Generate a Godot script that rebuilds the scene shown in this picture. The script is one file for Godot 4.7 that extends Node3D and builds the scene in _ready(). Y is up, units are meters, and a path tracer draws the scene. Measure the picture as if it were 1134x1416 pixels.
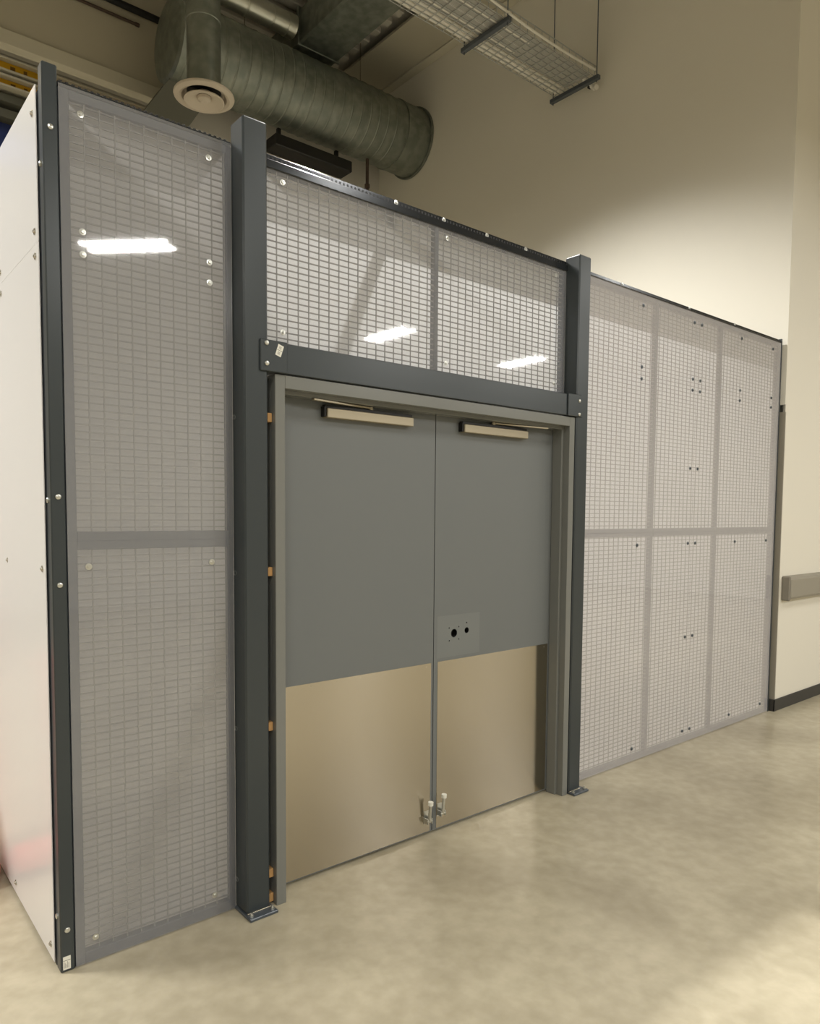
extends Node3D

# ------------------------------------------------------------------ helpers
var taken := {}

func numbered(called: String) -> String:
	var n: int = taken.get(called, 0)
	taken[called] = n + 1
	return called if n == 0 else "%s_%03d" % [called, n]

func mb() -> SurfaceTool:
	var st := SurfaceTool.new()
	st.begin(Mesh.PRIMITIVE_TRIANGLES)
	return st

func uv_of(p: Vector3, n: Vector3) -> Vector2:
	var a := n.abs()
	if a.z >= a.x and a.z >= a.y:
		return Vector2(p.x, p.y)
	if a.x >= a.y:
		return Vector2(p.z, p.y)
	return Vector2(p.x, p.z)

# a flat polygon whose outside is away from c
func poly(st: SurfaceTool, pts: Array, c: Vector3) -> void:
	var n: Vector3 = (pts[1] - pts[0]).cross(pts[2] - pts[0]).normalized()
	var mid := Vector3.ZERO
	for p in pts:
		mid += p
	mid /= pts.size()
	var list := pts
	if n.dot(mid - c) > 0.0:
		list = pts.duplicate()
		list.reverse()
	else:
		n = -n
	for i in range(1, list.size() - 1):
		for p in [list[0], list[i], list[i + 1]]:
			st.set_normal(n)
			st.set_uv(uv_of(p, n))
			st.add_vertex(p)

# box between two corners, edges chamfered by ch
func bx(st: SurfaceTool, a: Vector3, b: Vector3, ch := 0.0, t := Transform3D.IDENTITY) -> void:
	var lo := Vector3(minf(a.x, b.x), minf(a.y, b.y), minf(a.z, b.z))
	var hi := Vector3(maxf(a.x, b.x), maxf(a.y, b.y), maxf(a.z, b.z))
	var c := (lo + hi) / 2.0
	var h := (hi - lo) / 2.0
	ch = minf(ch, minf(h.x, minf(h.y, h.z)) * 0.9)
	var wc := t * c
	for ax in 3:
		var u := (ax + 1) % 3
		var v := (ax + 2) % 3
		for s in [-1.0, 1.0]:
			var q := []
			for k in [[-1.0, -1.0], [1.0, -1.0], [1.0, 1.0], [-1.0, 1.0]]:
				var p := Vector3.ZERO
				p[ax] = s * h[ax]
				p[u] = k[0] * (h[u] - ch)
				p[v] = k[1] * (h[v] - ch)
				q.append(t * (c + p))
			poly(st, q, wc)
		if ch > 0.0:
			for s1 in [-1.0, 1.0]:
				for s2 in [-1.0, 1.0]:
					var q := []
					for k in [[-1.0, 0], [1.0, 0], [1.0, 1], [-1.0, 1]]:
						var p := Vector3.ZERO
						p[ax] = k[0] * (h[ax] - ch)
						p[u] = s1 * (h[u] - (ch if k[1] == 1 else 0.0))
						p[v] = s2 * (h[v] - (0.0 if k[1] == 1 else ch))
						q.append(t * (c + p))
					poly(st, q, wc)
	if ch > 0.0:
		for sx in [-1.0, 1.0]:
			for sy in [-1.0, 1.0]:
				for sz in [-1.0, 1.0]:
					var k := Vector3(sx, sy, sz)
					var q := []
					for ax in 3:
						var p := k * h
						for o in 3:
							if o != ax:
								p[o] -= k[o] * ch
						q.append(t * (c + p))
					poly(st, q, wc)

func tri(st: SurfaceTool, ps: Array, ns: Array) -> void:
	# orders the corners so that the front faces the given normals
	var n: Vector3 = (ps[1] - ps[0]).cross(ps[2] - ps[0])
	var order := [0, 1, 2]
	if n.dot(ns[0] + ns[1] + ns[2]) > 0.0:
		order = [0, 2, 1]
	for i in order:
		st.set_normal(ns[i])
		st.set_uv(uv_of(ps[i], ns[i]))
		st.add_vertex(ps[i])

func quadn(st: SurfaceTool, ps: Array, ns: Array) -> void:
	tri(st, [ps[0], ps[1], ps[2]], [ns[0], ns[1], ns[2]])
	tri(st, [ps[0], ps[2], ps[3]], [ns[0], ns[2], ns[3]])

# surface of revolution: profile of [radius, height] along axis dir from origin
func lathe(st: SurfaceTool, prof: Array, origin: Vector3, dir: Vector3, seg := 20, smooth := true) -> void:
	var w := dir.normalized()
	var u := w.cross(Vector3.UP if absf(w.y) < 0.9 else Vector3.RIGHT).normalized()
	var v := w.cross(u)
	for i in prof.size() - 1:
		var r0: float = prof[i][0]
		var h0: float = prof[i][1]
		var r1: float = prof[i + 1][0]
		var h1: float = prof[i + 1][1]
		var sl := Vector2(h1 - h0, -(r1 - r0)).normalized()   # radial, axial parts of the normal
		if sl == Vector2.ZERO:
			continue
		for k in seg:
			var a0 := TAU * k / seg
			var a1 := TAU * (k + 1) / seg
			var d0 := u * cos(a0) + v * sin(a0)
			var d1 := u * cos(a1) + v * sin(a1)
			var n0 := (d0 * sl.x + w * sl.y).normalized()
			var n1 := (d1 * sl.x + w * sl.y).normalized()
			if not smooth:
				n0 = (n0 + n1).normalized()
				n1 = n0
			var p := [origin + d0 * r0 + w * h0, origin + d1 * r0 + w * h0, origin + d1 * r1 + w * h1, origin + d0 * r1 + w * h1]
			if r0 > 0.0:
				tri(st, [p[0], p[1], p[2]], [n0, n1, n1])
			if r1 > 0.0:
				tri(st, [p[0], p[2], p[3]], [n0, n1, n0])

func tube(st: SurfaceTool, a: Vector3, b: Vector3, r: float, seg := 10, caps := true) -> void:
	var l := a.distance_to(b)
	var prof := [[r, 0.0], [r, l]]
	if caps:
		prof = [[0.0, 0.0], [r, 0.0], [r, l], [0.0, l]]
	lathe(st, prof, a, b - a, seg)

# swept round bar through points
func sweep(st: SurfaceTool, pts: Array, r: float, seg := 8) -> void:
	for i in pts.size() - 1:
		tube(st, pts[i], pts[i + 1], r, seg, i == 0 or i == pts.size() - 2)

# a sheet of thickness th standing on the plane of eu, ev; its middle bows out by bow along n
func sheet(st: SurfaceTool, o: Vector3, eu: Vector3, ev: Vector3, n: Vector3, th: float, bow: Callable, nu := 10, nv := 16) -> void:
	var front := []
	for j in nv + 1:
		var row := []
		for i in nu + 1:
			var s := float(i) / nu
			var t := float(j) / nv
			row.append(o + eu * s + ev * t + n * float(bow.call(s, t)))
		front.append(row)
	var nor := []
	for j in nv + 1:
		var row := []
		for i in nu + 1:
			var du: Vector3 = front[j][mini(i + 1, nu)] - front[j][maxi(i - 1, 0)]
			var dv: Vector3 = front[mini(j + 1, nv)][i] - front[maxi(j - 1, 0)][i]
			var m := du.cross(dv).normalized()
			row.append(m if m.dot(n) > 0.0 else -m)
		nor.append(row)
	for j in nv:
		for i in nu:
			var p := [front[j][i], front[j][i + 1], front[j + 1][i + 1], front[j + 1][i]]
			var m := [nor[j][i], nor[j][i + 1], nor[j + 1][i + 1], nor[j + 1][i]]
			quadn(st, p, m)
			var pb := []
			var mb2 := []
			for k in 4:
				pb.append(p[k] - n * th)
				mb2.append(-m[k])
			quadn(st, pb, mb2)
	for i in nu:
		for j in [0, nv]:
			var e := -ev.normalized() if j == 0 else ev.normalized()
			quadn(st, [front[j][i], front[j][i + 1], front[j][i + 1] - n * th, front[j][i] - n * th], [e, e, e, e])
	for j in nv:
		for i in [0, nu]:
			var e := -eu.normalized() if i == 0 else eu.normalized()
			quadn(st, [front[j][i], front[j + 1][i], front[j + 1][i] - n * th, front[j][i] - n * th], [e, e, e, e])

func tag(o: Node, label: String, category: String, group := "") -> void:
	o.set_meta("label", label)
	o.set_meta("category", category)
	if group:
		o.set_meta("group", group)

func thing(called: String, label: String, category: String, at := Vector3.ZERO, group := "") -> Node3D:
	var o := Node3D.new()
	o.name = numbered(called)
	add_child(o)
	o.position = at
	tag(o, label, category, group)
	return o

# commits shapes given in world metres as one mesh under its thing or part
func part(called: String, st: SurfaceTool, m: Material, parent: Node3D) -> MeshInstance3D:
	var o := MeshInstance3D.new()
	o.name = called
	o.mesh = st.commit()
	o.material_override = m
	parent.add_child(o, true)
	if parent.get_parent() == self:
		o.position = -parent.position
	return o

func copy_of(called: String, mesh: Mesh, m: Material, parent: Node3D, at: Vector3, turn := Vector3.ZERO) -> MeshInstance3D:
	var o := MeshInstance3D.new()
	o.name = called
	o.mesh = mesh
	o.material_override = m
	parent.add_child(o, true)
	o.position = at - (parent.position if parent.get_parent() == self else Vector3.ZERO)
	o.rotation = turn
	return o

func struct(called: String, st: SurfaceTool, m: Material, label: String, category := "wall") -> MeshInstance3D:
	var o := MeshInstance3D.new()
	o.name = called
	o.mesh = st.commit()
	o.material_override = m
	add_child(o)
	o.set_meta("kind", "structure")
	tag(o, label, category)
	return o

func mat(c: Color, rough := 0.5, metal := 0.0, spec := 0.5) -> StandardMaterial3D:
	var m := StandardMaterial3D.new()
	m.albedo_color = c
	m.roughness = rough
	m.metallic = metal
	m.metallic_specular = spec
	return m

func noise_tex(freq: float, c0: Color, c1: Color, seed_ := 1, size := 512, octaves := 4, mid := 0.5) -> NoiseTexture2D:
	var n := FastNoiseLite.new()
	n.seed = seed_
	n.noise_type = FastNoiseLite.TYPE_SIMPLEX_SMOOTH
	n.frequency = freq
	n.fractal_octaves = octaves
	var t := NoiseTexture2D.new()
	t.width = size
	t.height = size
	t.seamless = true
	t.noise = n
	var g := Gradient.new()
	g.set_color(0, c0)
	g.set_color(1, c1)
	g.set_offset(0, mid - 0.35)
	g.set_offset(1, mid + 0.35)
	t.color_ramp = g
	return t

func triplanar(m: StandardMaterial3D, scale: float) -> void:
	m.uv1_triplanar = true
	m.uv1_world_triplanar = true
	m.uv1_scale = Vector3.ONE * scale

var M := {}
# lock holes drilled in the right leaf: x, y, radius
const HOLES := [[1.919, 1.0245, 0.0215], [2.01, 1.031, 0.0155], [1.885, 1.054, 0.0036], [1.953, 1.055, 0.0036], [1.886, 0.988, 0.0036], [1.953, 0.99, 0.0036], [2.01, 1.071, 0.0042]]

func make_materials() -> void:
	var concrete := mat(Color.WHITE, 0.34, 0.0, 0.5)
	concrete.albedo_texture = noise_tex(0.003, Color8(170, 160, 137), Color8(194, 184, 160), 7, 1024, 4)
	concrete.roughness = 0.27
	triplanar(concrete, 0.3)
	concrete.detail_enabled = true
	concrete.detail_albedo = noise_tex(0.03, Color(0.93, 0.93, 0.92), Color(1, 1, 1), 33, 1024, 5)
	concrete.detail_blend_mode = BaseMaterial3D.BLEND_MODE_MUL
	concrete.detail_uv_layer = BaseMaterial3D.DETAIL_UV_1
	M.concrete = concrete
	M.wall = mat(Color8(226, 221, 207), 0.55)
	M.wall_plain = mat(Color8(210, 205, 193), 0.6)
	M.bulkhead = mat(Color8(186, 179, 158), 0.7)
	M.soffit = mat(Color8(200, 194, 174), 0.7)
	M.deck = mat(Color8(198, 194, 182), 0.6)
	M.steel_white = mat(Color8(186, 180, 160), 0.55)
	M.post = mat(Color8(52, 58, 60), 0.3, 0.0, 0.5)
	M.plate = mat(Color8(84, 90, 96), 0.3, 0.3)
	M.frame_grey = mat(Color8(50, 54, 60), 0.5)
	M.wire = mat(Color8(118, 116, 112), 0.5, 0.2)
	var s := mat(Color(0.86, 0.86, 0.87, 0.12), 0.03, 0.0, 0.5)
	s.transparency = BaseMaterial3D.TRANSPARENCY_ALPHA
	M.sheet = s
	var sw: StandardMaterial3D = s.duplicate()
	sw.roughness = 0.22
	sw.albedo_color = Color(0.92, 0.915, 0.91, 0.95)  # same sheet, whitened: strong light on the end panel put into the colour
	M.sheet_lit_white = sw
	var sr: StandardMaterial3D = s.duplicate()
	sr.albedo_color = Color(0.88, 0.865, 0.865, 0.3)  # same sheet, hazier: light falling on the right partition put into the alpha
	M.sheet_light_haze = sr
	var bk := mat(Color(0.52, 0.51, 0.49), 0.6)
	bk.backlight_enabled = true
	bk.backlight = Color(1, 1, 1)
	M.milky = bk
	var bd := mat(Color(0.43, 0.42, 0.4), 0.6)  # darker film: the shade on the left panel is put into its colour
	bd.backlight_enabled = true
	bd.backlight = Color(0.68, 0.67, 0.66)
	M.milky_shaded = bd
	M.door = mat(Color8(108, 111, 110), 0.5)
	M.door_patch = mat(Color8(115, 118, 116), 0.5)
	M.frame_paint = mat(Color8(118, 119, 114), 0.22)
	M.stop_paint = mat(Color8(118, 120, 114), 0.2)
	var st := mat(Color8(184, 176, 160), 0.21, 1.0)
	st.anisotropy_enabled = true
	st.anisotropy = -1.0
	M.stainless = st
	M.steel = mat(Color8(196, 192, 180), 0.25, 1.0)
	M.zinc = mat(Color8(205, 205, 198), 0.3, 0.9)
	M.closer = mat(Color8(170, 160, 138), 0.35, 0.6)
	M.black = mat(Color8(18, 17, 16), 0.5)
	M.dark_cap = mat(Color8(40, 43, 46), 0.18, 0.4)
	var galv := mat(Color.WHITE, 0.42, 0.75)
	galv.albedo_texture = noise_tex(0.02, Color8(122, 128, 120), Color8(148, 152, 142), 5, 256, 3)
	triplanar(galv, 1.3)
	M.galv = galv
	M.galv_bright = mat(Color8(196, 196, 182), 0.3, 0.85)
	M.diffuser = mat(Color8(206, 194, 176), 0.55)
	M.wood = mat(Color8(196, 152, 98), 0.7)
	M.yellow = mat(Color8(214, 164, 24), 0.55)
	M.yellow_mark = mat(Color8(118, 84, 14), 0.6)
	M.blue = mat(Color8(38, 52, 104), 0.6)
	M.olive = mat(Color8(96, 96, 84), 0.6)
	M.pink = mat(Color8(238, 128, 118), 0.8)
	M.rubber = mat(Color8(58, 56, 52), 0.6)
	M.guard = mat(Color8(148, 142, 128), 0.55)
	M.sticker = mat(Color8(226, 224, 212), 0.6)
	M.ink = mat(Color8(120, 118, 110), 0.7)
	M.tray = mat(Color8(178, 180, 176), 0.4, 0.4)
	M.cable_white = mat(Color8(222, 218, 206), 0.5)
	M.cable_grey = mat(Color8(160, 158, 150), 0.5)
	M.brown = mat(Color8(72, 56, 46), 0.6)
	M.lamp_body = mat(Color8(228, 226, 218), 0.5)
	var glow := mat(Color8(250, 246, 236), 0.5)
	glow.emission_enabled = true
	glow.emission = Color(1.0, 0.994, 0.978)
	glow.emission_energy_multiplier = 6.0
	M.glow = glow

# ------------------------------------------------------------------ lamps
# a pendant strip fitting: housing with skirts, glowing lens, two hanging wires and its own light
func lamp(at: Vector3, length: float, ex: Vector3, energy: float, label: String, ceil_y := 7.28) -> void:
	var t := thing("pendant_light", label, "light", at, "pendant strip lights")
	var turn := Transform3D(Basis(ex, Vector3.UP, ex.cross(Vector3.UP)), at)
	var hl := length / 2.0
	var w := 0.15
	var st := mb()
	bx(st, Vector3(-hl, 0.03, -w), Vector3(hl, 0.09, w), 0.01, turn)
	part("housing", st, M.lamp_body, t)
	for s in [-1.0, 1.0]:
		st = mb()
		bx(st, Vector3(-hl, -0.004, s * w), Vector3(hl, 0.05, s * (w + 0.006)), 0.0, turn)
		part("skirt", st, M.lamp_body, t)
		st = mb()
		bx(st, Vector3(s * hl, -0.004, -w), Vector3(s * (hl + 0.006), 0.05, w), 0.0, turn)
		part("end_plate", st, M.lamp_body, t)
		st = mb()
		bx(st, Vector3(-hl + 0.02, 0.0, s * 0.05), Vector3(hl - 0.02, 0.028, s * 0.14), 0.006, turn)
		part("lens", st, M.glow, t)
		st = mb()
		tube(st, turn * Vector3(s * hl * 0.8, 0.08, 0), turn * Vector3(s * hl * 0.8, 7.36 - at.y, 0), 0.003, 6)
		part("hanging_wire", st, M.steel, t)
		var l := AreaLight3D.new()
		l.name = "strip_light"
		l.area_size = Vector2(length - 0.05, 0.085)
		l.light_color = Color(1.0, 0.994, 0.978)
		l.light_energy = energy / 2.0
		l.area_normalize_energy = true
		l.area_range = 30.0
		l.area_attenuation = 2.0
		l.shadow_enabled = true
		t.add_child(l, true)
		# the light's own -z looks down
		l.basis = Basis(ex, Vector3.UP.cross(ex), Vector3.UP)
		l.position = turn.basis * Vector3(0, -0.006, s * 0.095)

# a bell-shaped high bay lamp with its spot
func bay_lamp(at: Vector3, energy: float) -> void:
	var t := thing("bay_light", "bell-shaped high bay lamp hung above the partition beside the wire cable tray", "light", at)
	var st := mb()
	lathe(st, [[0.2, -0.02], [0.17, 0.09], [0.1, 0.17], [0.06, 0.2], [0.06, 0.34], [0.0, 0.36]], at, Vector3.UP, 28)
	lathe(st, [[0.196, -0.02], [0.166, 0.09], [0.1, 0.165]], at, Vector3.UP, 28)
	part("reflector", st, M.lamp_body, t)
	st = mb()
	lathe(st, [[0.0, 0.0], [0.1, 0.0], [0.12, 0.01], [0.0, 0.02]], at + Vector3(0, 0.06, 0), Vector3.UP, 24)
	part("lens", st, M.glow, t)
	st = mb()
	tube(st, at + Vector3(0, 0.34, 0), Vector3(at.x, 7.36, at.z), 0.006, 8)
	part("hanger", st, M.steel, t)
	var l := SpotLight3D.new()
	l.name = "bay_spot"
	l.spot_angle = 58.0
	l.spot_angle_attenuation = 0.85
	l.spot_range = 30.0
	l.spot_attenuation = 2.0
	l.light_size = 0.08
	l.light_color = Color(1.0, 0.994, 0.978)
	l.light_energy = energy
	l.shadow_enabled = true
	t.add_child(l)
	l.rotation.x = -PI / 2
	l.position = Vector3(0, -0.05, 0)

func set_camera_and_light() -> void:
	var cam := Camera3D.new()
	cam.name = "camera"
	add_child(cam)
	var yaw := 0.695372646
	var pitch := -0.0604374443
	var roll := 0.00798801093
	var fw := Vector3(sin(yaw), 0, -cos(yaw))
	var rt := Vector3(cos(yaw), 0, sin(yaw))
	var f2 := fw * cos(pitch) + Vector3.UP * sin(pitch)
	var u2 := Vector3.UP * cos(pitch) - fw * sin(pitch)
	var r3 := rt * cos(roll) + u2 * sin(roll)
	var u3 := u2 * cos(roll) - rt * sin(roll)
	cam.transform = Transform3D(Basis(r3, u3, -f2), Vector3(-0.64535, 1.642, 2.68804))
	var fpx := 1002.378
	cam.near = 0.05
	cam.far = 100.0
	cam.projection = Camera3D.PROJECTION_FRUSTUM
	cam.size = 1416.0 / fpx * cam.near
	cam.frustum_offset = Vector2((567.0 - 567.09) / fpx, (770.516 - 708.0) / fpx) * cam.near
	cam.current = true
	var we := WorldEnvironment.new()
	we.name = "world_environment"
	var e := Environment.new()
	e.background_mode = Environment.BG_COLOR
	e.background_color = Color(0.01, 0.01, 0.01)
	e.tonemap_mode = Environment.TONE_MAPPER_LINEAR
	e.tonemap_exposure = 0.8
	e.sdfgi_enabled = true
	e.ssao_enabled = true
	e.ssil_enabled = true
	we.environment = e
	add_child(we)
	# the bay behind the partition, the aisle to its left, the hall in front
	bay_lamp(Vector3(3.0, 6.42, -1.6), 50.0)
	lamp(Vector3(-2.9, 5.2, -2.4), 1.5, Vector3(0, 0, 1), 46.0, "strip light hung over the aisle beside the white end wall of the partition")
	for x in [-5.7, -1.2, 3.3, 7.8]:
		lamp(Vector3(x, 4.85, 2.75), 1.2, Vector3(0, 0, 1), 7.5, "strip light of the row hung close in front of the partition")
	lamp(Vector3(2.12, 4.5, 5.43), 1.0, Vector3(1, 0, -1).normalized(), 14.0, "strip light hung askew farther back in the hall")
	lamp(Vector3(-1.0, 7.0, -6.35), 1.2, Vector3(1, 0, 0), 9.0, "unseen strip light added to brighten the yellow girders behind the beige bulkhead")  # added lamp, only there to light the girder faces
	for x in [-2.5, 6.64, 9.8]:
		lamp(Vector3(x, 4.5, 6.6), 1.0, Vector3(0, 0, 1), 20.0, "strip light of the row hung farther back in the hall")

# ------------------------------------------------------------------ room
func build_room() -> void:
	var st := mb()
	bx(st, Vector3(-9, -0.2, -10), Vector3(14, 0, 10))
	struct("floor", st, M.concrete, "polished tan concrete floor with cloudy mottling", "floor")
	# steel deck: flat pans with ribs running along the hall
	st = mb()
	bx(st, Vector3(-9, 7.44, -10), Vector3(14, 7.6, 10))
	var c := struct("ceiling", st, M.deck, "ribbed metal roof deck high overhead", "ceiling")
	var rib := mb()
	bx(rib, Vector3(-7, -0.04, -0.055), Vector3(7, 0.04, 0.055), 0.012)
	var rm := rib.commit()
	for k in 60:
		copy_of("deck_rib", rm, M.deck, c, Vector3(-2.17, 7.40, -9.6 + k * 0.22))
	# wide flange beam along the right wall
	st = mb()
	bx(st, Vector3(4.86, 7.28, -10), Vector3(5.45, 7.31, 10))
	bx(st, Vector3(5.14, 7.31, -10), Vector3(5.16, 7.36, 10))
	struct("trim_1", st, M.steel_white, "wide flat steel beam flange under the roof deck along the right wall", "beam")
	st = mb()
	bx(st, Vector3(5.46, 7.27, -10), Vector3(5.58, 7.36, 10), 0.004)
	struct("trim_2", st, M.soffit, "pale ledger strip between the beam and the right wall", "trim")
	st = mb()
	bx(st, Vector3(5.58, 0, -10), Vector3(5.78, 7.44, 0.03))
	struct("wall_right", st, M.wall, "tall cream painted wall rising behind the partition")
	st = mb()
	bx(st, Vector3(5.78, 0, -0.17), Vector3(14, 7.44, 0.03))
	struct("wall_corridor", st, M.wall, "cream wall with a grey bumper rail beyond the partition end")
	st = mb()
	bx(st, Vector3(2.75, 0, -5.7), Vector3(5.58, 7.44, -5.5))
	struct("wall_back", st, M.wall_plain, "plain cream wall behind the large round duct")
	st = mb()
	bx(st, Vector3(-9, 6.3, -5.58), Vector3(2.75, 7.44, -5.5))
	struct("wall_bulkhead", st, M.bulkhead, "beige bulkhead crossing above the partition corner", "bulkhead")
	st = mb()
	bx(st, Vector3(-9, 6.16, -5.6), Vector3(2.75, 6.3, -5.47), 0.004)
	struct("trim_3", st, M.soffit, "pale trim board along the bottom of the beige bulkhead", "trim")
	st = mb()
	bx(st, Vector3(-9, 0, -10.2), Vector3(5.78, 7.44, -10))
	struct("wall_far", st, M.wall_plain, "far wall of the bay beyond the bulkhead")
	st = mb()
	bx(st, Vector3(-9.2, 0, -10), Vector3(-9, 7.44, 10))
	struct("wall_left", st, M.wall_plain, "left wall of the hall")
	st = mb()
	bx(st, Vector3(-9, 0, 10), Vector3(14, 7.44, 10.2))
	struct("wall_front", st, M.wall_plain, "hall wall facing the double door")
	st = mb()
	bx(st, Vector3(14, 0, -0.17), Vector3(14.2, 7.44, 10))
	struct("wall_hall_end", st, M.wall_plain, "end wall of the hall")
	st = mb()
	bx(st, Vector3(5.565, 0, 0.03), Vector3(14, 0.1, 0.042), 0.003)
	bx(st, Vector3(5.565, 0, -0.02), Vector3(5.58, 0.1, 0.042), 0.003)
	struct("baseboard_right", st, M.rubber, "dark rubber baseboard at the foot of the cream wall", "baseboard")
	# stainless corner guard
	var g := thing("corner_guard", "brushed metal guard on the cream wall corner beside the partition end", "corner guard", Vector3(5.58, 0.1, 0.03))
	st = mb()
	bx(st, Vector3(5.577, 0.1, -0.03), Vector3(5.5795, 2.5, 0.033))
	bx(st, Vector3(5.577, 0.1, 0.0305), Vector3(5.592, 2.5, 0.033))
	part("angle", st, M.guard, g)
	st = mb()
	bx(st, Vector3(5.5755, 2.5, -0.03), Vector3(5.5795, 2.56, 0.034), 0.001)
	part("top_cap", st, M.steel, g)
	# bumper rail
	var r := thing("bumper_rail", "grey wall bumper rail fixed to the cream wall", "rail", Vector3(5.64, 0.935, 0.03))
	st = mb()
	var prof := [[0.0, 0.0], [0.06, 0.012], [0.068, 0.03], [0.068, 0.175], [0.06, 0.193], [0.0, 0.205]]
	for i in prof.size() - 1:
		var p0 := Vector3(5.66, 0.935 + prof[i][1], 0.03 + prof[i][0])
		var p1 := Vector3(5.66, 0.935 + prof[i + 1][1], 0.03 + prof[i + 1][0])
		var q0 := Vector3(13.9, p0.y, p0.z)
		var q1 := Vector3(13.9, p1.y, p1.z)
		poly(st, [p0, p1, q1, q0], Vector3(9, 1.04, 0.03))
	part("rail_cover", st, M.guard, r)
	st = mb()
	bx(st, Vector3(5.638, 0.935, 0.031), Vector3(5.662, 1.14, 0.099), 0.008)
	part("end_cap", st, mat(Color8(132, 126, 114), 0.55), r)

# ------------------------------------------------------------------ partition
var screw_mesh: Mesh
var bolt_mesh: Mesh

func make_fasteners() -> void:
	var st := mb()
	lathe(st, [[0.0115, 0.0], [0.0115, 0.0025], [0.006, 0.003], [0.006, 0.0055], [0.0045, 0.007], [0.0022, 0.007], [0.0018, 0.005], [0.0, 0.005]], Vector3.ZERO, Vector3(0, 0, 1), 14)
	screw_mesh = st.commit()
	st = mb()
	lathe(st, [[0.0095, 0.0], [0.0095, 0.004], [0.008, 0.0055], [0.0035, 0.007], [0.0, 0.0072]], Vector3.ZERO, Vector3(0, 0, 1), 14)
	bolt_mesh = st.commit()

# welded wire mesh 2 by 1 inch standing on a plane: o corner, w wide along eu, h high
func wire_mesh(o: Vector3, eu: Vector3, w: float, h: float, n: Vector3, x_phase: float, parent: Node3D) -> void:
	var st := mb()
	var r := 0.002
	var x := x_phase
	while x < w:
		if x > 0.0:
			var a := o + eu * (x - r)
			bx(st, a, a + eu * 2 * r + Vector3(0, h, 0) - n * 2 * r)
		x += 0.0514
	var y := 0.02
	while y < h:
		var a := o + Vector3(0, y - r * 1.3, 0) - n * 2 * r
		bx(st, a, a + eu * w + Vector3(0, 2.6 * r, 0) - n * 2 * r)
		y += 0.02575
	var m := part("wire_mesh", st, M.wire, parent)
	m.set_meta("kind", "stuff")

func backing(a: Vector3, b: Vector3, parent: Node3D, m: Material) -> void:
	var st := mb()
	var c := (a + b) / 2.0
	if b.x - a.x < 0.01:
		poly(st, [Vector3(c.x, a.y, a.z), Vector3(c.x, b.y, a.z), Vector3(c.x, b.y, b.z), Vector3(c.x, a.y, b.z)], c - Vector3(1, 0, 0))
	else:
		poly(st, [Vector3(a.x, a.y, c.z), Vector3(b.x, a.y, c.z), Vector3(b.x, b.y, c.z), Vector3(a.x, b.y, c.z)], c - Vector3(0, 0, 1))
	part("added_diffuser_film", st, m, parent)  # film added behind the mesh to spread the backlight and hide the interior

func bow(kind: int) -> Callable:
	match kind:
		1: return func(s, t): return 0.005 * sin(PI * s) * sin(PI * t) + 0.0015 * sin(TAU * t) * sin(PI * s)
		2: return func(s, t): return 0.003 * sin(PI * s) * sin(PI * t)
		3: return func(s, t): return 0.003 * sin(TAU * s) * sin(PI * t)
	return func(_s, _t): return 0.0

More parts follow.
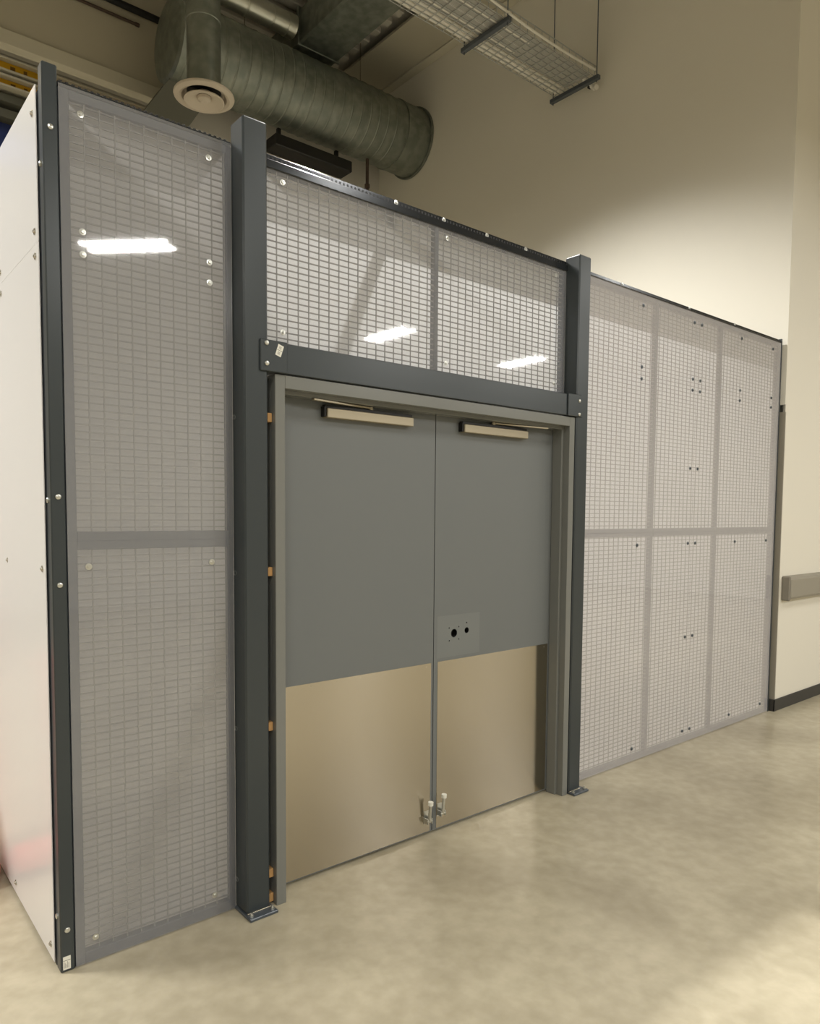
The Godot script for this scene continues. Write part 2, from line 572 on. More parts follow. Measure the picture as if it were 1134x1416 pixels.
func build_partition() -> void:
	var st: SurfaceTool
	# corner post, square tube
	var post := thing("corner_post", "slim dark square corner post joining the front panel and white end panel", "post", Vector3(0.024, 0, -0.025))
	st = mb()
	bx(st, Vector3(0, 0, -0.05), Vector3(0.048, 3.123, 0.0), 0.004)
	part("tube", st, M.post, post)
	for y in [2.916, 1.689, 1.385, 0.154]:
		copy_of("bolt", bolt_mesh, M.zinc, post, Vector3(0.0235, y, 0.0), Vector3.ZERO)
	for y in [2.80, 1.677, 0.2]:
		copy_of("bolt", bolt_mesh, M.zinc, post, Vector3(0.0, y, -0.03), Vector3(0, -PI / 2, 0))
	st = mb()
	bx(st, Vector3(0.0075, 0.01, 0.0), Vector3(0.033, 0.058, 0.0006))
	var lab := part("sticker", st, M.sticker, post)
	lab.set_meta("label", "small white label with faint printed lines")
	st = mb()
	bx(st, Vector3(0.0085, 0.0425, 0.0006), Vector3(0.032, 0.0445, 0.0009))
	for k in 5:
		bx(st, Vector3(0.011 + k * 0.0036, 0.016, 0.0006), Vector3(0.0122 + k * 0.0036, 0.039 - (k % 3) * 0.005, 0.0009))
	part("print", st, M.ink, lab)

	# left front panel
	var x0 := 0.050
	var x1 := 0.676
	var p := thing("mesh_panel", "tall narrow wire mesh panel with frosted sheet between corner post and door column", "partition panel", Vector3((x0 + x1) / 2, 0, -0.02))
	for a in [[x0, x0 + 0.034], [x1 - 0.022, x1]]:
		st = mb()
		bx(st, Vector3(a[0], 0.004, -0.038), Vector3(a[1], 3.06, -0.0035), 0.002)
		part("stile", st, M.frame_grey, p)
	for a in [[0.004, 0.044], [1.504, 1.568], [3.03, 3.06]]:
		st = mb()
		bx(st, Vector3(x0 + 0.034, a[0], -0.0375), Vector3(x1 - 0.022, a[1], -0.0035), 0.002)
		part("rail", st, M.frame_grey, p)
	wire_mesh(Vector3(x0 + 0.034, 0.044, -0.011), Vector3.RIGHT, x1 - x0 - 0.056, 3.0, Vector3(0, 0, 1), 0.0507, p)
	for a in [[0.004, 1.5355, 0], [1.536, 2.5565, 0], [2.557, 3.07, 0]]:
		st = mb()
		sheet(st, Vector3(x0 + 0.001, a[0], 0), Vector3(x1 - x0 - 0.002, 0, 0), Vector3(0, a[1] - a[0], 0), Vector3(0, 0, 1), 0.003, bow(a[2]), 12, 24)
		var s := part("frosted_sheet", st, M.sheet, p)
		for y in [2.988, 2.598, 2.522, 1.445, 0.093]:
			if y > a[0] and y < a[1]:
				for x in [0.119, 0.580]:
					copy_of("screw", screw_mesh, M.zinc, s, Vector3(x, y, 0.0005))
	st = mb()
	bx(st, Vector3(x0, 3.062, -0.05), Vector3(x1, 3.078, -0.004), 0.002)
	bx(st, Vector3(x0, 3.062, -0.14), Vector3(x1, 3.066, -0.04), 0.001)
	var tp := part("top_strip", st, M.dark_cap, p)
	st = mb()
	for k in 30:
		bx(st, Vector3(x0 + 0.006 + k * 0.0205, 3.078, -0.03), Vector3(x0 + 0.016 + k * 0.0205, 3.086, -0.012), 0.001)
	part("clip_row", st, M.black, tp).set_meta("kind", "stuff")

	backing(Vector3(x0 + 0.002, 0.006, -0.0395), Vector3(x1 - 0.002, 3.055, -0.0415), p, M.milky_shaded)

	# columns
	var spots := [[0.678, 0.783, 3.15, 0.671, 0.797, "dark square steel column left of the grey double door"], [2.751, 2.857, 3.108, 2.75, 2.885, "dark square steel column right of the grey double door"]]
	for c in spots:
		var t := thing("steel_column", c[5], "column", Vector3((c[0] + c[1]) / 2, 0, 0.04), "door columns")
		st = mb()
		bx(st, Vector3(c[0], 0.012, -0.015), Vector3(c[1], c[2], 0.09), 0.007)
		part("tube", st, M.post, t)
		st = mb()
		bx(st, Vector3(c[3], 0, -0.015), Vector3(c[4], 0.0125, 0.134), 0.002)
		part("base_plate", st, M.plate, t)
		st = mb()
		for k in 14:
			var xx: float = lerpf(c[0] + 0.004, c[1] - 0.004, k / 13.0)
			lathe(st, [[0.0, -0.005], [0.004, -0.003], [0.0045, 0.0], [0.004, 0.003], [0.0, 0.005]], Vector3(xx, 0.0145, 0.0925), Vector3(1, 0, 0), 8)
		part("weld", st, M.steel, t)
		for x in [c[3] + 0.016, c[4] - 0.016]:
			st = mb()
			lathe(st, [[0.009, 0.0], [0.009, 0.006], [0.005, 0.006], [0.005, 0.016], [0.0, 0.016]], Vector3(x, 0.0125, 0.113), Vector3.UP, 6, false)
			part("anchor_bolt", st, M.zinc, t)
	# bolts between the left panel and its column
	for y in [2.018, 1.397, 0.761, 0.128]:
		copy_of("side_bolt", bolt_mesh, M.zinc, p, Vector3(0.6765, y, 0.004), Vector3(0, PI / 2, 0))

	# header beam
	var b := thing("header_beam", "dark steel beam bolted across both columns above the double door", "beam", Vector3(1.767, 2.2, 0.04))
	st = mb()
	bx(st, Vector3(0.787, 2.2, 0.078), Vector3(2.747, 2.318, 0.0895), 0.002)
	part("web", st, M.post, b)
	for a in [[2.305, 2.318], [2.2, 2.213]]:
		st = mb()
		bx(st, Vector3(0.787, a[0], 0.0), Vector3(2.747, a[1], 0.0775), 0.002)
		part("flange", st, M.post, b)
	for a in [[0.745, 0.866, [0.771, 0.772]], [2.664, 2.79, [2.76, 2.76]]]:
		st = mb()
		bx(st, Vector3(a[0], 2.198, 0.0905), Vector3(a[1], 2.322, 0.099), 0.003)
		var pl := part("end_plate", st, M.post, b)
		copy_of("bolt", bolt_mesh, M.zinc, pl, Vector3(a[2][0], 2.307 if a[0] < 1 else 2.288, 0.099))
		copy_of("bolt", bolt_mesh, M.zinc, pl, Vector3(a[2][1], 2.228 if a[0] < 1 else 2.212, 0.099))
		if a[0] < 1:
			st = mb()
			var tr := Transform3D(Basis(Vector3(0, 0, 1), -0.32), Vector3(0.829, 2.285, 0.0993))
			bx(st, Vector3(-0.013, -0.023, 0), Vector3(0.013, 0.023, 0.0006), 0.0, tr)
			var sk := part("sticker", st, M.sticker, pl)
			sk.set_meta("label", "small tilted white label")
			st = mb()
			bx(st, Vector3(-0.012, -0.001, 0.0006), Vector3(0.012, 0.001, 0.0009), 0.0, tr)
			for k in 3:
				bx(st, Vector3(-0.006, 0.006 + k * 0.004, 0.0006), Vector3(0.005, 0.0075 + k * 0.004, 0.0009), 0.0, tr)
				bx(st, Vector3(-0.006, -0.016 + k * 0.004, 0.0006), Vector3(0.005, -0.0145 + k * 0.004, 0.0009), 0.0, tr)
			part("print", st, M.ink, sk)

	# transom panel above the door
	x0 = 0.785
	x1 = 2.749
	var tr2 := thing("transom_panel", "wide frosted wire mesh panel above the header beam", "partition panel", Vector3(1.767, 2.32, -0.02))
	for x in [x0 + 0.012, 1.758, x1 - 0.012]:
		st = mb()
		bx(st, Vector3(x - 0.012, 2.345, -0.04), Vector3(x + 0.012, 3.03, -0.006), 0.002)
		part("stile", st, M.frame_grey, tr2)
	for a in [[2.32, 2.345], [3.03, 3.055]]:
		st = mb()
		bx(st, Vector3(x0, a[0], -0.04), Vector3(x1, a[1], -0.0055), 0.002)
		part("rail", st, M.frame_grey, tr2)
	for a in [[x0 + 0.024, 1.746], [1.77, x1 - 0.024]]:
		wire_mesh(Vector3(a[0], 2.345, -0.009), Vector3.RIGHT, a[1] - a[0], 0.69, Vector3(0, 0, 1), fposmod(0.879 - a[0], 0.0514), tr2)
	for a in [[x0 + 0.001, 1.862, 0], [1.864, x1 - 0.001, 0]]:
		st = mb()
		sheet(st, Vector3(a[0], 2.322, 0), Vector3(a[1] - a[0], 0, 0), Vector3(0, 3.05 - 2.322, 0), Vector3(0, 0, 1), 0.003, bow(a[2]), 20, 14)
		var s := part("frosted_sheet", st, M.sheet, tr2)
		for x in [0.9, 1.818, 2.653]:
			if x > a[0] and x < a[1]:
				for y in [2.989, 2.386]:
					copy_of("screw", screw_mesh, M.zinc, s, Vector3(x, y, 0.0005))
	st = mb()
	bx(st, Vector3(x0, 3.056, -0.14), Vector3(x1, 3.062, 0.006), 0.001)
	bx(st, Vector3(x0, 3.03, 0.0042), Vector3(x1, 3.062, 0.0065), 0.001)
	bx(st, Vector3(x0, 3.062, -0.01), Vector3(x1, 3.086, -0.006), 0.001)
	var cap := part("cap_flashing", st, M.dark_cap, tr2)
	st = mb()
	for k in 95:
		bx(st, Vector3(x0 + 0.01 + k * 0.0205, 3.068, -0.0062), Vector3(x0 + 0.019 + k * 0.0205, 3.078, -0.0055))
	part("punched_slots", st, M.black, cap).set_meta("kind", "stuff")
	for x in [1.5, 1.8, 2.1, 2.4]:
		copy_of("screw", screw_mesh, M.zinc, cap, Vector3(x, 3.074, -0.0058))
	backing(Vector3(x0 + 0.002, 2.322, -0.0415), Vector3(x1 - 0.002, 3.052, -0.0435), tr2, M.milky)
	# stay running back from the transom top into the enclosure
	st = mb()
	bx(st, Vector3(1.485, 2.975, -2.6), Vector3(1.535, 3.028, -0.045), 0.003)
	part("stay_bar", st, M.post, tr2)

	# right partition of three bays
	x0 = 2.862
	x1 = 5.530
	var rp := thing("mesh_partition", "long three-bay frosted wire mesh partition between right column and cream wall", "partition panel", Vector3(4.2, 0, -0.02))
	for a in [[x0, x0 + 0.03], [3.702, 3.728], [4.562, 4.588], [x1 - 0.035, x1]]:
		st = mb()
		bx(st, Vector3(a[0], 0.004, -0.042), Vector3(a[1], 3.055, -0.008), 0.002)
		part("stile", st, M.frame_grey, rp)
	for bay in [[x0 + 0.03, 3.702], [3.728, 4.562], [4.588, x1 - 0.035]]:
		for a in [[0.004, 0.034, -0.0085], [1.501, 1.554, -0.0035], [3.03, 3.055, -0.0085]]:
			st = mb()
			bx(st, Vector3(bay[0], a[0], -0.042), Vector3(bay[1], a[1], a[2]), 0.002)
			part("rail", st, M.frame_grey, rp)
		wire_mesh(Vector3(bay[0], 0.034, -0.014), Vector3.RIGHT, bay[1] - bay[0], 3.0, Vector3(0, 0, 1), fposmod(3.035 - bay[0], 0.0514), rp)
	for cx in [[x0 + 0.001, 4.2145, 0], [4.215, x1 - 0.001, 0]]:
		for a in [[0.004, 1.5275], [1.528, 2.5565], [2.557, 3.06]]:
			st = mb()
			sheet(st, Vector3(cx[0], a[0], 0), Vector3(cx[1] - cx[0], 0, 0), Vector3(0, a[1] - a[0], 0), Vector3(0, 0, 1), 0.003, bow(cx[2]), 14, 14)
			var s := part("frosted_sheet", st, M.sheet_light_haze, rp)
			for x in [2.92, 3.53, 4.165, 4.265, 4.857, 5.385]:
				if x < cx[0] or x > cx[1]:
					continue
				for y in [2.985, 2.596, 2.52, 1.975, 1.445, 0.775, 0.09]:
					if y < a[0] or y > a[1] or (y in [1.975, 0.775] and absf(x - 4.215) > 0.1):
						continue
					copy_of("screw", screw_mesh, M.plate, s, Vector3(x, y, 0.0005))
	st = mb()
	bx(st, Vector3(x0, 3.056, -0.14), Vector3(x1, 3.062, 0.006), 0.001)
	bx(st, Vector3(x0, 3.062, -0.012), Vector3(x1, 3.08, -0.006), 0.001)
	var cap2 := part("cap_flashing", st, M.dark_cap, rp)
	for x in [3.3, 4.1, 4.75]:
		copy_of("screw", screw_mesh, M.zinc, cap2, Vector3(x, 3.071, -0.0058))
	backing(Vector3(x0 + 0.002, 0.006, -0.0435), Vector3(x1 - 0.002, 3.052, -0.0455), rp, M.milky)
	var ep := thing("end_post", "thin dark end post where the partition meets the cream wall", "post", Vector3(5.545, 0, -0.02))
	st = mb()
	bx(st, Vector3(5.532, 0, -0.05), Vector3(5.548, 3.09, 0.003), 0.002)
	part("tube", st, M.post, ep)

	# end wall of the enclosure, running back from the corner post
	var sp := thing("side_partition", "white lit frosted end panel running back from the corner post", "partition panel", Vector3(-0.01, 0, -1.5))
	for z in [-0.075, -1.25, -2.4, -3.55]:
		st = mb()
		bx(st, Vector3(0.0, 0.004, z - 0.02), Vector3(0.04, 3.05, z + 0.02), 0.002)
		part("stile", st, M.frame_grey, sp)
	for y in [0.024, 1.535, 3.03]:
		st = mb()
		bx(st, Vector3(0.0005, y - 0.02, -3.53), Vector3(0.04, y + 0.02, -0.095), 0.002)
		part("rail", st, M.frame_grey, sp)
	backing(Vector3(0.0415, 0.006, -3.56), Vector3(0.0435, 3.05, -0.056), sp, M.milky)
	wire_mesh(Vector3(0.012, 0.044, -3.53), Vector3(0, 0, 1), 3.43, 2.96, Vector3(-1, 0, 0), 0.02, sp)
	for zc in [[-1.30, -0.056], [-2.55, -1.303], [-3.57, -2.553]]:
		for a in [[0.02, 2.552, 2], [2.5535, 3.066, 2]]:
			st = mb()
			sheet(st, Vector3(-0.008, a[0], zc[0]), Vector3(0, 0, zc[1] - zc[0]), Vector3(0, a[1] - a[0], 0), Vector3(-1, 0, 0), 0.003, bow(a[2]), 10, 16)
			var s := part("frosted_sheet", st, M.sheet_lit_white, sp)
			for z in [-0.095, -0.66, -1.23]:
				if z < zc[0] or z > zc[1]:
					continue
				for y in [2.985, 2.595, 2.512, 1.437, 0.07]:
					if y > a[0] and y < a[1]:
						copy_of("screw", screw_mesh, M.steel, s, Vector3(-0.0085, y, z), Vector3(0, -PI / 2, 0))

# ------------------------------------------------------------------ doors
func build_doors() -> void:
	var st: SurfaceTool
	var fr := thing("door_frame", "grey painted steel frame around the double door", "door frame", Vector3(1.777, 0, 0.02))
	# profile of a jamb: face, reveal, stop; drawn for the left side, mirrored for the right
	for side in ["left", "right"]:
		st = mb()
		var bits := [[0.817, 0.862, 0.045, 0.085], [0.817, 0.878, -0.023, 0.042], [0.817, 0.860, -0.075, -0.0235]]
		for a in bits:
			var xa: float = a[0] if side == "left" else 3.559 - a[0]
			var xb: float = a[1] if side == "left" else 3.559 - a[1]
			var top: float = 2.194
			bx(st, Vector3(xa, 0, a[2]), Vector3(xb, top, a[3]), 0.0015)
		bx(st, Vector3(0.817 if side == "left" else 2.742, 0, 0.0415), Vector3(0.862 if side == "left" else 2.697, 2.194, 0.0455))
		part("jamb", st, M.frame_paint, fr)
	st = mb()
	bx(st, Vector3(0.862, 2.142, 0.0415), Vector3(2.697, 2.194, 0.085), 0.0015)
	bx(st, Vector3(0.878, 2.126, -0.023), Vector3(2.681, 2.194, 0.042), 0.0015)
	bx(st, Vector3(0.862, 2.144, -0.075), Vector3(2.697, 2.194, -0.0235), 0.0015)
	part("head", st, M.frame_paint, fr)
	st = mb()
	bx(st, Vector3(0.784, 0.0, -0.012), Vector3(0.8165, 2.19, -0.004))  # black strip added to darken the gap beside the left column
	part("gap_dark_backer", st, M.black, fr)
	# wood shims in the gap beside the left column
	for y in [2.023, 1.4, 0.758, 0.135, 0.03]:
		st = mb()
		bx(st, Vector3(0.784, y - 0.018, 0.02), Vector3(0.816, y + 0.018, 0.06), 0.001)
		part("wood_shim", st, M.wood, fr)

	var zd := -0.025
	for leaf in ["left", "right"]:
		var xa := 0.864 if leaf == "left" else 1.7805
		var xb := 1.7760 if leaf == "left" else 2.695
		var label := "grey door leaf with tall metal kick plate, next to the left column" if leaf == "left" else "grey door leaf with two drilled lock holes above its metal kick plate"
		var d := thing("door_leaf", label, "door", Vector3((xa + xb) / 2, 0.012, zd), "leaves of the double door")
		if leaf == "left":
			st = mb()
			bx(st, Vector3(xa, 0.014, zd - 0.045), Vector3(xb, 2.138, zd), 0.001)
			part("slab", st, M.door, d)
			st = mb()
			bx(st, Vector3(1.75, 0.014, zd - 0.052), Vector3(1.81, 2.138, zd - 0.0455), 0.001)  # black strip added behind the leaves to darken the meeting gap
			part("added_dark_strip", st, M.black, d)
		else:
			var slab := CSGBox3D.new()
			slab.name = "slab"
			slab.size = Vector3(xb - xa, 2.124, 0.045)
			slab.material = M.door
			d.add_child(slab)
			slab.position = Vector3((xa + xb) / 2, 1.076, zd - 0.0225) - d.position
			for h in HOLES:
				var hole := CSGCylinder3D.new()
				hole.name = "hole"
				hole.operation = CSGShape3D.OPERATION_SUBTRACTION
				hole.radius = h[2]
				hole.height = 0.06
				hole.sides = 24
				slab.add_child(hole, true)
				hole.material = M.black  # bore walls coloured black to deepen the shade inside
				hole.rotation.x = PI / 2
				hole.position = Vector3(h[0] - (xa + xb) / 2, h[1] - 1.076, 0.02)
		# kick plate
		st = mb()
		var ka := 0.885 if leaf == "left" else 1.806
		var kb := 1.762 if leaf == "left" else 2.67
		bx(st, Vector3(ka, 0.02, zd + 0.0002), Vector3(kb, 0.888, zd + 0.0018), 0.0004)
		var k := part("kick_plate", st, M.stainless, d)
		for i in 7:
			st = mb()
			lathe(st, [[0.0035, 0.0], [0.0025, 0.001], [0.0, 0.0012]], Vector3(lerpf(ka + 0.03, kb - 0.03, i / 6.0), 0.872, zd + 0.0018), Vector3(0, 0, 1), 8)
			part("screw", st, M.steel, k)
		# closer under the head
		var c0 := 1.115 if leaf == "left" else 1.945
		var c1 := 1.605 if leaf == "left" else 2.43
		st = mb()
		bx(st, Vector3(c0, 2.056, zd), Vector3(c1, 2.098, 0.012), 0.003)
		var cl := part("closer", st, M.closer, d)
		st = mb()
		bx(st, Vector3(c0 - 0.012, 2.06, zd), Vector3(c0 - 0.0005, 2.105, 0.004), 0.002)
		bx(st, Vector3(c0 - 0.004, 2.099, zd), Vector3(c1, 2.112, 0.0), 0.001)
		part("closer_plate", st, M.black, cl)
		st = mb()
		var ax := 1.36 if leaf == "left" else 2.17
		var bx2 := 1.02 if leaf == "left" else 2.55
		tube(st, Vector3(ax, 2.112, -0.006), Vector3(ax, 2.124, -0.006), 0.012, 12)
		var dirv := Vector3(bx2 - ax, 0, 0.05)
		var bas := Basis(dirv.normalized(), Vector3.UP, dirv.normalized().cross(Vector3.UP))
		bx(st, Vector3(0, -0.004, -0.009), Vector3(dirv.length(), 0.004, 0.009), 0.001, Transform3D(bas, Vector3(ax, 2.12, -0.006)))
		part("closer_arm", st, M.closer, cl)
		# foot-operated holder near the meeting edge
		var hx := 1.735 if leaf == "left" else 1.826
		var hy := 0.07 if leaf == "left" else 0.088
		st = mb()
		bx(st, Vector3(hx - 0.016, hy - 0.005, zd + 0.002), Vector3(hx + 0.016, hy + 0.06, zd + 0.006), 0.001)
		bx(st, Vector3(hx - 0.016, hy + 0.002, zd + 0.005), Vector3(hx - 0.012, hy + 0.03, zd + 0.038), 0.001)
		bx(st, Vector3(hx + 0.012, hy + 0.002, zd + 0.005), Vector3(hx + 0.016, hy + 0.03, zd + 0.038), 0.001)
		var ho := part("door_holder", st, M.zinc, d)
		ho.set_meta("label", "small shiny flip-down door holder")
		st = mb()
		tube(st, Vector3(hx - 0.018, hy + 0.016, zd + 0.03), Vector3(hx + 0.018, hy + 0.016, zd + 0.03), 0.006, 10)
		tube(st, Vector3(hx, hy + 0.012, zd + 0.03), Vector3(hx, hy + 0.10, zd + 0.038), 0.0085, 12)
		part("holder_arm", st, M.zinc, ho)
		st = mb()
		tube(st, Vector3(hx, hy + 0.10, zd + 0.038), Vector3(hx, hy + 0.118, zd + 0.0395), 0.0135, 14)
		part("foot_tip", st, M.sticker, ho)
		if leaf == "right":
			var patch := CSGBox3D.new()
			patch.name = "primer_patch"
			patch.size = Vector3(0.305, 0.215, 0.0004)
			patch.material = M.door_patch
			d.add_child(patch)
			patch.position = Vector3(1.953, 1.012, zd + 0.0003) - d.position
			patch.set_meta("label", "paler square of paint around the lock holes")
			for h in HOLES:
				var cut := CSGCylinder3D.new()
				cut.name = "hole"
				cut.operation = CSGShape3D.OPERATION_SUBTRACTION
				cut.radius = h[2]
				cut.height = 0.02
				cut.sides = 24
				patch.add_child(cut, true)
				cut.rotation.x = PI / 2
				cut.position = Vector3(h[0] - 1.953, h[1] - 1.012, 0)

# ------------------------------------------------------------------ overhead
func ribbed(st: SurfaceTool, a: Vector3, b: Vector3, r: float, pitch: float, rib: float, seg := 36) -> void:
	var l := a.distance_to(b)
	var prof := [[0.0, 0.0], [r, 0.0]]
	var x := pitch * 0.5
	while x < l - pitch * 0.4:
		prof += [[r, x - 0.012], [r + rib, x - 0.004], [r + rib, x + 0.004], [r, x + 0.012]]
		x += pitch
	prof += [[r, l], [0.0, l]]
	lathe(st, prof, a, b - a, seg)

func build_overhead() -> void:
	var st: SurfaceTool
	var d := thing("main_duct", "large round galvanised spiral duct running to the cream wall", "duct", Vector3(4.0, 6.03, -4.8))
	st = mb()
	ribbed(st, Vector3(2.36, 6.435, -4.8), Vector3(5.2, 6.435, -4.8), 0.40, 0.13, 0.005)
	part("spiral_pipe", st, M.galv, d)
	st = mb()
	lathe(st, [[0.402, 0.0], [0.412, 0.005], [0.412, 0.03], [0.405, 0.035], [0.405, 0.36]], Vector3(5.2, 6.435, -4.8), Vector3(1, 0, 0), 40)
	part("end_collar", st, M.galv, d)
	st = mb()
	lathe(st, [[0.405, 0.0], [0.43, 0.0], [0.43, 0.03], [0.40, 0.03]], Vector3(5.545, 6.435, -4.8), Vector3(1, 0, 0), 40)
	part("wall_flange", st, M.galv, d)
	st = mb()
	lathe(st, [[0.0, -0.05], [0.2, -0.045], [0.36, -0.02], [0.402, 0.0], [0.402, 0.03]], Vector3(2.36, 6.435, -4.8), Vector3(1, 0, 0), 40)
	part("end_cap", st, M.galv, d)
	for x in [3.2, 4.75]:
		st = mb()
		tube(st, Vector3(x, 6.83, -4.8), Vector3(x, 7.36, -4.8), 0.006, 8)
		part("hanger_rod", st, M.steel, d)
	# lower connection behind the drop
	st = mb()
	var low := [Vector3(2.15, 5.72, -5.35), Vector3(2.62, 5.72, -5.35), Vector3(2.62, 5.72, -4.95), Vector3(2.15, 5.72, -4.95)]
	var top := [Vector3(2.4, 6.12, -5.3), Vector3(2.85, 6.12, -5.3), Vector3(2.85, 6.12, -4.75), Vector3(2.4, 6.12, -4.75)]
	for k in 4:
		poly(st, [low[k], low[(k + 1) % 4], top[(k + 1) % 4], top[k]], Vector3(2.5, 5.9, -5.1))
	poly(st, low, Vector3(2.5, 5.9, -5.1))
	part("boot", st, M.olive, d)
	# branch duct over the main duct
	var br := thing("branch_duct", "wide grey branch duct crossing above the large duct under the deck", "duct", Vector3(4.02, 6.85, -4.4))
	st = mb()
	bx(st, Vector3(3.76, 6.86, -5.3), Vector3(4.28, 7.24, -2.6), 0.02)
	part("casing", st, M.galv, br)
	for z in [-4.6, -3.2]:
		st = mb()
		bx(st, Vector3(3.74, 6.848, z - 0.015), Vector3(4.3, 7.26, z + 0.015), 0.004)
		part("joint_flange", st, M.galv, br)
	# shiny run-out pipe
	var rp := thing("runout_pipe", "shiny small round duct ending beside the branch duct", "duct", Vector3(3.1, 6.88, -4.59))
	st = mb()
	ribbed(st, Vector3(2.35, 7.0, -4.59), Vector3(3.68, 7.0, -4.59), 0.115, 0.3, 0.004, 24)
	part("pipe", st, M.galv_bright, rp)
	st = mb()
	lathe(st, [[0.0, 0.0], [0.122, 0.0], [0.122, 0.1], [0.0, 0.1]], Vector3(3.58, 7.0, -4.59), Vector3(1, 0, 0), 24)
	part("end_collar", st, M.galv_bright, rp)
	# vertical drop with ceiling diffuser
	var vx := 2.12
	var vz := -3.45
	var vy := 5.2
	var vd := thing("drop_duct", "vertical galvanised drop duct carrying the round diffuser", "duct", Vector3(vx, vy + 0.03, vz))
	st = mb()
	lathe(st, [[0.142, 0.066], [0.142, 0.62], [0.148, 0.625], [0.148, 0.645], [0.142, 0.65], [0.142, 2.25]], Vector3(vx, vy, vz), Vector3.UP, 32)
	part("pipe", st, M.galv, vd)
	var df := thing("round_diffuser", "round off-white air diffuser with nested cones on the drop duct", "air diffuser", Vector3(vx, vy, vz))
	st = mb()
	lathe(st, [[0.148, 0.045], [0.252, 0.03], [0.256, 0.02], [0.252, 0.008], [0.215, -0.004], [0.19, 0.006], [0.168, 0.04], [0.145, 0.06]], Vector3(vx, vy, vz), Vector3.UP, 40)
	part("outer_ring", st, M.diffuser, df)
	st = mb()
	lathe(st, [[0.06, 0.05], [0.095, 0.02], [0.168, -0.018], [0.17, -0.026], [0.16, -0.028], [0.09, 0.0], [0.062, 0.012]], Vector3(vx, vy, vz), Vector3.UP, 40)
	part("middle_cone", st, M.diffuser, df)
	st = mb()
	lathe(st, [[0.0, -0.03], [0.03, -0.03], [0.055, -0.012], [0.06, 0.01], [0.03, 0.03], [0.0, 0.03]], Vector3(vx, vy, vz), Vector3.UP, 24)
	part("centre_cone", st, M.diffuser, df)
	st = mb()
	lathe(st, [[0.142, 0.062], [0.0, 0.064]], Vector3(vx, vy, vz), Vector3.UP, 24)
	bx(st, Vector3(vx - 0.14, vy + 0.055, vz - 0.01), Vector3(vx + 0.14, vy + 0.06, vz + 0.01))
	part("damper", st, M.black, df)
	# dark equipment box and hangers below the duct
	var eb := thing("equipment_box", "long black box hung under the large round duct", "box", Vector3(4.1, 5.76, -4.85))
	st = mb()
	bx(st, Vector3(3.55, 5.77, -5.0), Vector3(4.6, 5.9, -4.75), 0.01)
	part("casing", st, M.black, eb)
	for x in [3.66, 4.45]:
		st = mb()
		bx(st, Vector3(x - 0.02, 5.89, -4.9), Vector3(x + 0.02, 6.02, -4.86))
		part("bracket", st, M.black, eb)
	var hr := thing("hanger_pipe", "thin dark brown pipe dropping from the large duct behind the transom", "pipe", Vector3(4.86, 5.4, -4.8))
	st = mb()
	tube(st, Vector3(4.86, 5.4, -4.8), Vector3(4.86, 6.025, -4.8), 0.02, 12)
	part("pipe", st, M.brown, hr)
	st = mb()
	tube(st, Vector3(4.86, 5.68, -4.8), Vector3(4.86, 5.72, -4.8), 0.032, 12)
	part("coupling", st, M.brown, hr)
	# conduits on the bulkhead
	var co := thing("black_pipe", "black straight pipe along the beige bulkhead", "pipe", Vector3(0.5, 7.0, -5.44))
	st = mb()
	tube(st, Vector3(-4, 7.005, -5.46), Vector3(2.6, 7.005, -5.46), 0.035, 12)
	part("pipe", st, M.black, co)
	for x in [0.2, 1.6]:
		st = mb()
		bx(st, Vector3(x - 0.015, 6.96, -5.5), Vector3(x + 0.015, 7.05, -5.42), 0.003)
		part("clamp", st, M.black, co)
	var cb := thing("brown_conduit", "thin brown conduit along the beige bulkhead", "conduit", Vector3(0.5, 6.86, -5.47))
	st = mb()
	tube(st, Vector3(-4, 6.875, -5.48), Vector3(2.29, 6.875, -5.48), 0.016, 10)
	part("tube", st, M.brown, cb)
	st = mb()
	tube(st, Vector3(2.26, 6.875, -5.48), Vector3(2.3, 6.875, -5.48), 0.02, 10)
	part("end_fitting", st, M.brown, cb)
	# girders of the bay behind
	for a in [[6.69, 6.80, "upper yellow girder with brown marks under the beige bulkhead"], [6.517, 6.606, "lower yellow girder with brown marks under the beige bulkhead"]]:
		var yg := thing("yellow_girder", a[2], "girder", Vector3(0, a[0], -7.0), "yellow girders")
		st = mb()
		bx(st, Vector3(-7, a[0], -7.05), Vector3(4.5, a[1], -7.0), 0.004)
		part("web", st, M.yellow, yg)
		st = mb()
		for k in 40:
			var xx := -4.0 + k * 0.19 + 0.03 * sin(k * 2.3)
			bx(st, Vector3(xx, a[0] + 0.025, -7.0), Vector3(xx + 0.07 + 0.04 * sin(k * 1.7), a[1] - 0.03, -6.998))
		part("print", st, M.yellow_mark, yg).set_meta("kind", "stuff")
		for y in [a[0] - 0.025, a[1]]:
			st = mb()
			bx(st, Vector3(-7, y, -7.15), Vector3(4.5, y + 0.025, -6.92), 0.004)
			part("flange", st, M.soffit, yg)
	var ob := thing("olive_beam", "dull olive beam below the yellow girders", "beam", Vector3(0, 6.2, -7.1))
	st = mb()
	bx(st, Vector3(-7, 6.36, -7.2), Vector3(4.5, 6.45, -7.0), 0.004)
	part("upper_chord", st, M.olive, ob)
	st = mb()
	bx(st, Vector3(-7, 6.2, -7.25), Vector3(4.5, 6.3, -7.05), 0.004)
	part("lower_chord", st, M.olive, ob)
	var bl := thing("blue_panel", "dark blue panel hanging below the olive beam", "panel", Vector3(0, 5.7, -7.1))
	st = mb()
	bx(st, Vector3(-3, 5.75, -7.2), Vector3(2.2, 6.18, -7.15), 0.005)
	part("board", st, M.blue, bl)
	for x in [-2.6, 0.4, 1.8]:
		st = mb()
		tube(st, Vector3(x, 6.18, -7.17), Vector3(x, 6.22, -7.17), 0.01, 8)
		part("hook", st, M.steel, bl)

	# wire cable tray
	var ty := 5.95
	var za := -2.34
	var zb := -1.86
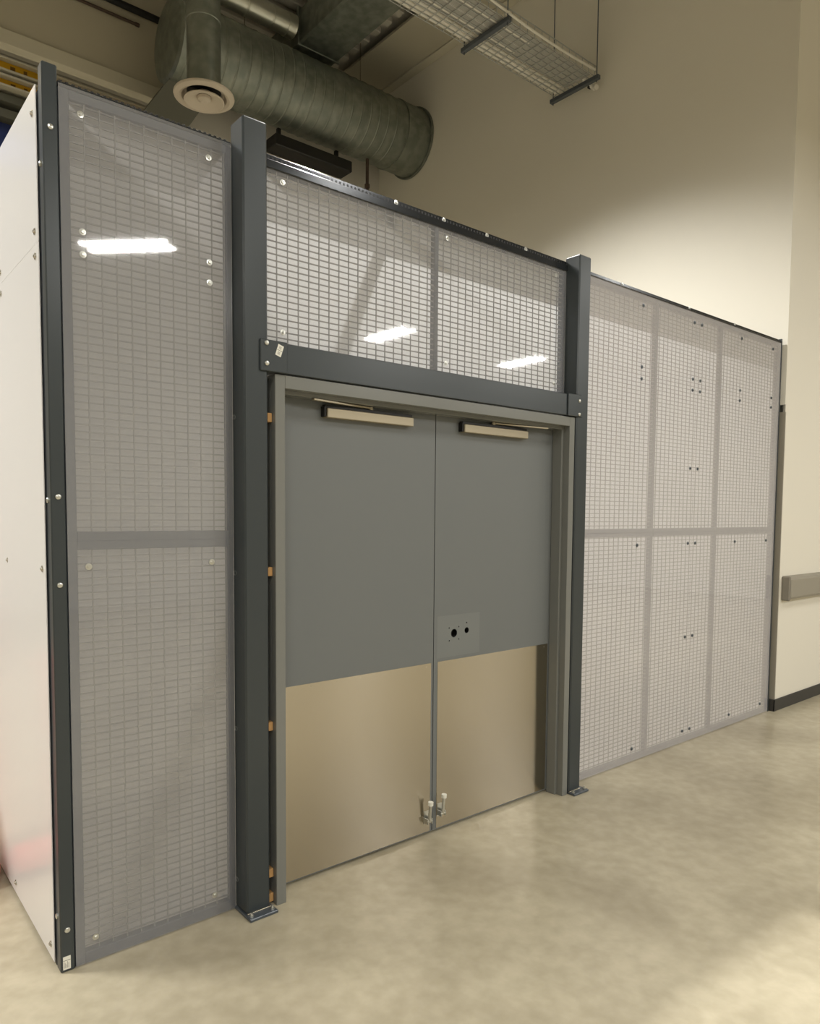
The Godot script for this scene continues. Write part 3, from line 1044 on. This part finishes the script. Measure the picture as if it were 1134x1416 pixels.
	var ct := thing("cable_tray", "wire basket cable tray hung near the cream wall", "cable tray", Vector3(4.4, ty, -2.1))
	for z in [za, zb]:
		st = mb()
		tube(st, Vector3(2.75, ty + 0.1, z), Vector3(5.5, ty + 0.1, z), 0.005, 8)
		part("side_rail", st, M.tray, ct)
	st = mb()
	for k in 9:
		var z := lerpf(za, zb, k / 8.0)
		tube(st, Vector3(2.75, ty, z), Vector3(5.5, ty, z), 0.0035, 6)
	for z in [za, zb]:
		tube(st, Vector3(2.75, ty + 0.05, z), Vector3(5.5, ty + 0.05, z), 0.0035, 6)
	for k in 28:
		var x := 2.78 + k * 0.0995
		sweep(st, [Vector3(x, ty + 0.1, za), Vector3(x, ty - 0.004, za), Vector3(x, ty - 0.004, zb), Vector3(x, ty + 0.1, zb)], 0.0035, 6)
	part("basket", st, M.tray, ct).set_meta("kind", "stuff")
	for x in [2.9, 4.18, 5.46]:
		st = mb()
		bx(st, Vector3(x - 0.022, ty - 0.05, za - 0.06), Vector3(x + 0.022, ty - 0.008, zb + 0.06), 0.004)
		var sb := part("strut", st, M.plate, ct)
		for z in [za - 0.03, zb + 0.03]:
			st = mb()
			tube(st, Vector3(x, ty - 0.07, z), Vector3(x, 7.36, z), 0.0055, 8)
			part("threaded_rod", st, M.plate, sb)
	# cables lying in the tray
	for k in 3:
		var cbl := thing("white_cable", "white cable lying in the wire cable tray", "cable", Vector3(4.0, ty + 0.004, -2.3 + k * 0.045), "white cables in the tray")
		st = mb()
		var pts := []
		for i in 16:
			pts.append(Vector3(2.8 + i * 0.175, ty + 0.022, -2.31 + k * 0.042 + 0.004 * sin(i * 1.3 + k)))
		sweep(st, pts, 0.018, 8)
		part("jacket", st, M.cable_white, cbl)
	var cv := thing("cable_board", "pale grey flat cover board in the wire cable tray", "tray cover", Vector3(4.4, ty + 0.004, -2.02))
	st = mb()
	bx(st, Vector3(2.8, ty + 0.0045, -2.18), Vector3(5.42, ty + 0.012, -1.88), 0.002)
	part("board", st, M.cable_grey, cv)
	for k in 3:
		st = mb()
		bx(st, Vector3(2.8, ty + 0.001, -2.14 + k * 0.09), Vector3(4.6, ty + 0.0044, -2.125 + k * 0.09), 0.001)
		part("ridge", st, M.cable_white, cv)
	var dc := thing("loose_cable", "white loose cable sagging along the edge of the cable tray", "cable", Vector3(4.8, ty - 0.05, -1.83))
	st = mb()
	var pts2 := []
	for i in 15:
		var s := i / 14.0
		pts2.append(Vector3(3.9 + s * 1.55, ty + 0.05 - 0.03 * sin(PI * s), -1.825 - 0.02 * s))
	sweep(st, pts2, 0.011, 8)
	part("jacket", st, M.cable_white, dc)
	var cn := thing("cable_end", "white cable bundle end tied at the end of the cable tray", "cable", Vector3(5.5, ty - 0.1, -1.9))
	st = mb()
	sweep(st, [Vector3(5.44, ty + 0.02, -1.98), Vector3(5.5, ty - 0.02, -1.95), Vector3(5.52, ty - 0.075, -1.9), Vector3(5.5, ty - 0.09, -1.86)], 0.025, 10)
	part("bundle", st, M.cable_white, cn)
	st = mb()
	tube(st, Vector3(5.505, ty - 0.03, -1.955), Vector3(5.515, ty - 0.045, -1.935), 0.029, 10)
	part("tie", st, M.black, cn)

# ------------------------------------------------------------------ floor things
func build_small() -> void:
	var st := mb()
	var a := thing("pink_roll", "pink rolled foam end lying on the floor against the white end panel", "foam roll", Vector3(-0.4, 0, -0.9))
	lathe(st, [[0.0, 0.0], [0.04, 0.004], [0.062, 0.02], [0.068, 0.05], [0.07, 0.3], [0.066, 0.5], [0.07, 0.8], [0.05, 0.82], [0.0, 0.825]], Vector3(-0.03, 0.07, -0.87), Vector3(-1, 0, -0.1), 20)
	part("roll", st, M.pink, a)
	st = mb()
	lathe(st, [[0.0715, 0.0], [0.0725, 0.01], [0.0715, 0.02]], Vector3(-0.3, 0.07, -0.897), Vector3(-1, 0, -0.1), 20)
	part("band", st, M.sticker, a)
	var b := thing("pink_stack", "upright pink foam roll standing beside the white end panel", "foam roll", Vector3(-0.55, 0, -1.25))
	st = mb()
	lathe(st, [[0.0, 0.0], [0.2, 0.0], [0.21, 0.02], [0.205, 0.5], [0.21, 0.88], [0.19, 0.9], [0.0, 0.9]], Vector3(-0.55, 0, -1.25), Vector3.UP, 28)
	part("roll", st, M.pink, b)
	st = mb()
	lathe(st, [[0.207, 0.0], [0.2105, 0.01], [0.2105, 0.05], [0.207, 0.06]], Vector3(-0.55, 0.45, -1.25), Vector3.UP, 28)
	part("band", st, M.sticker, b)

func _ready() -> void:
	make_materials()
	set_camera_and_light()
	make_fasteners()
	build_room()
	build_partition()
	build_doors()
	build_overhead()
	build_small()
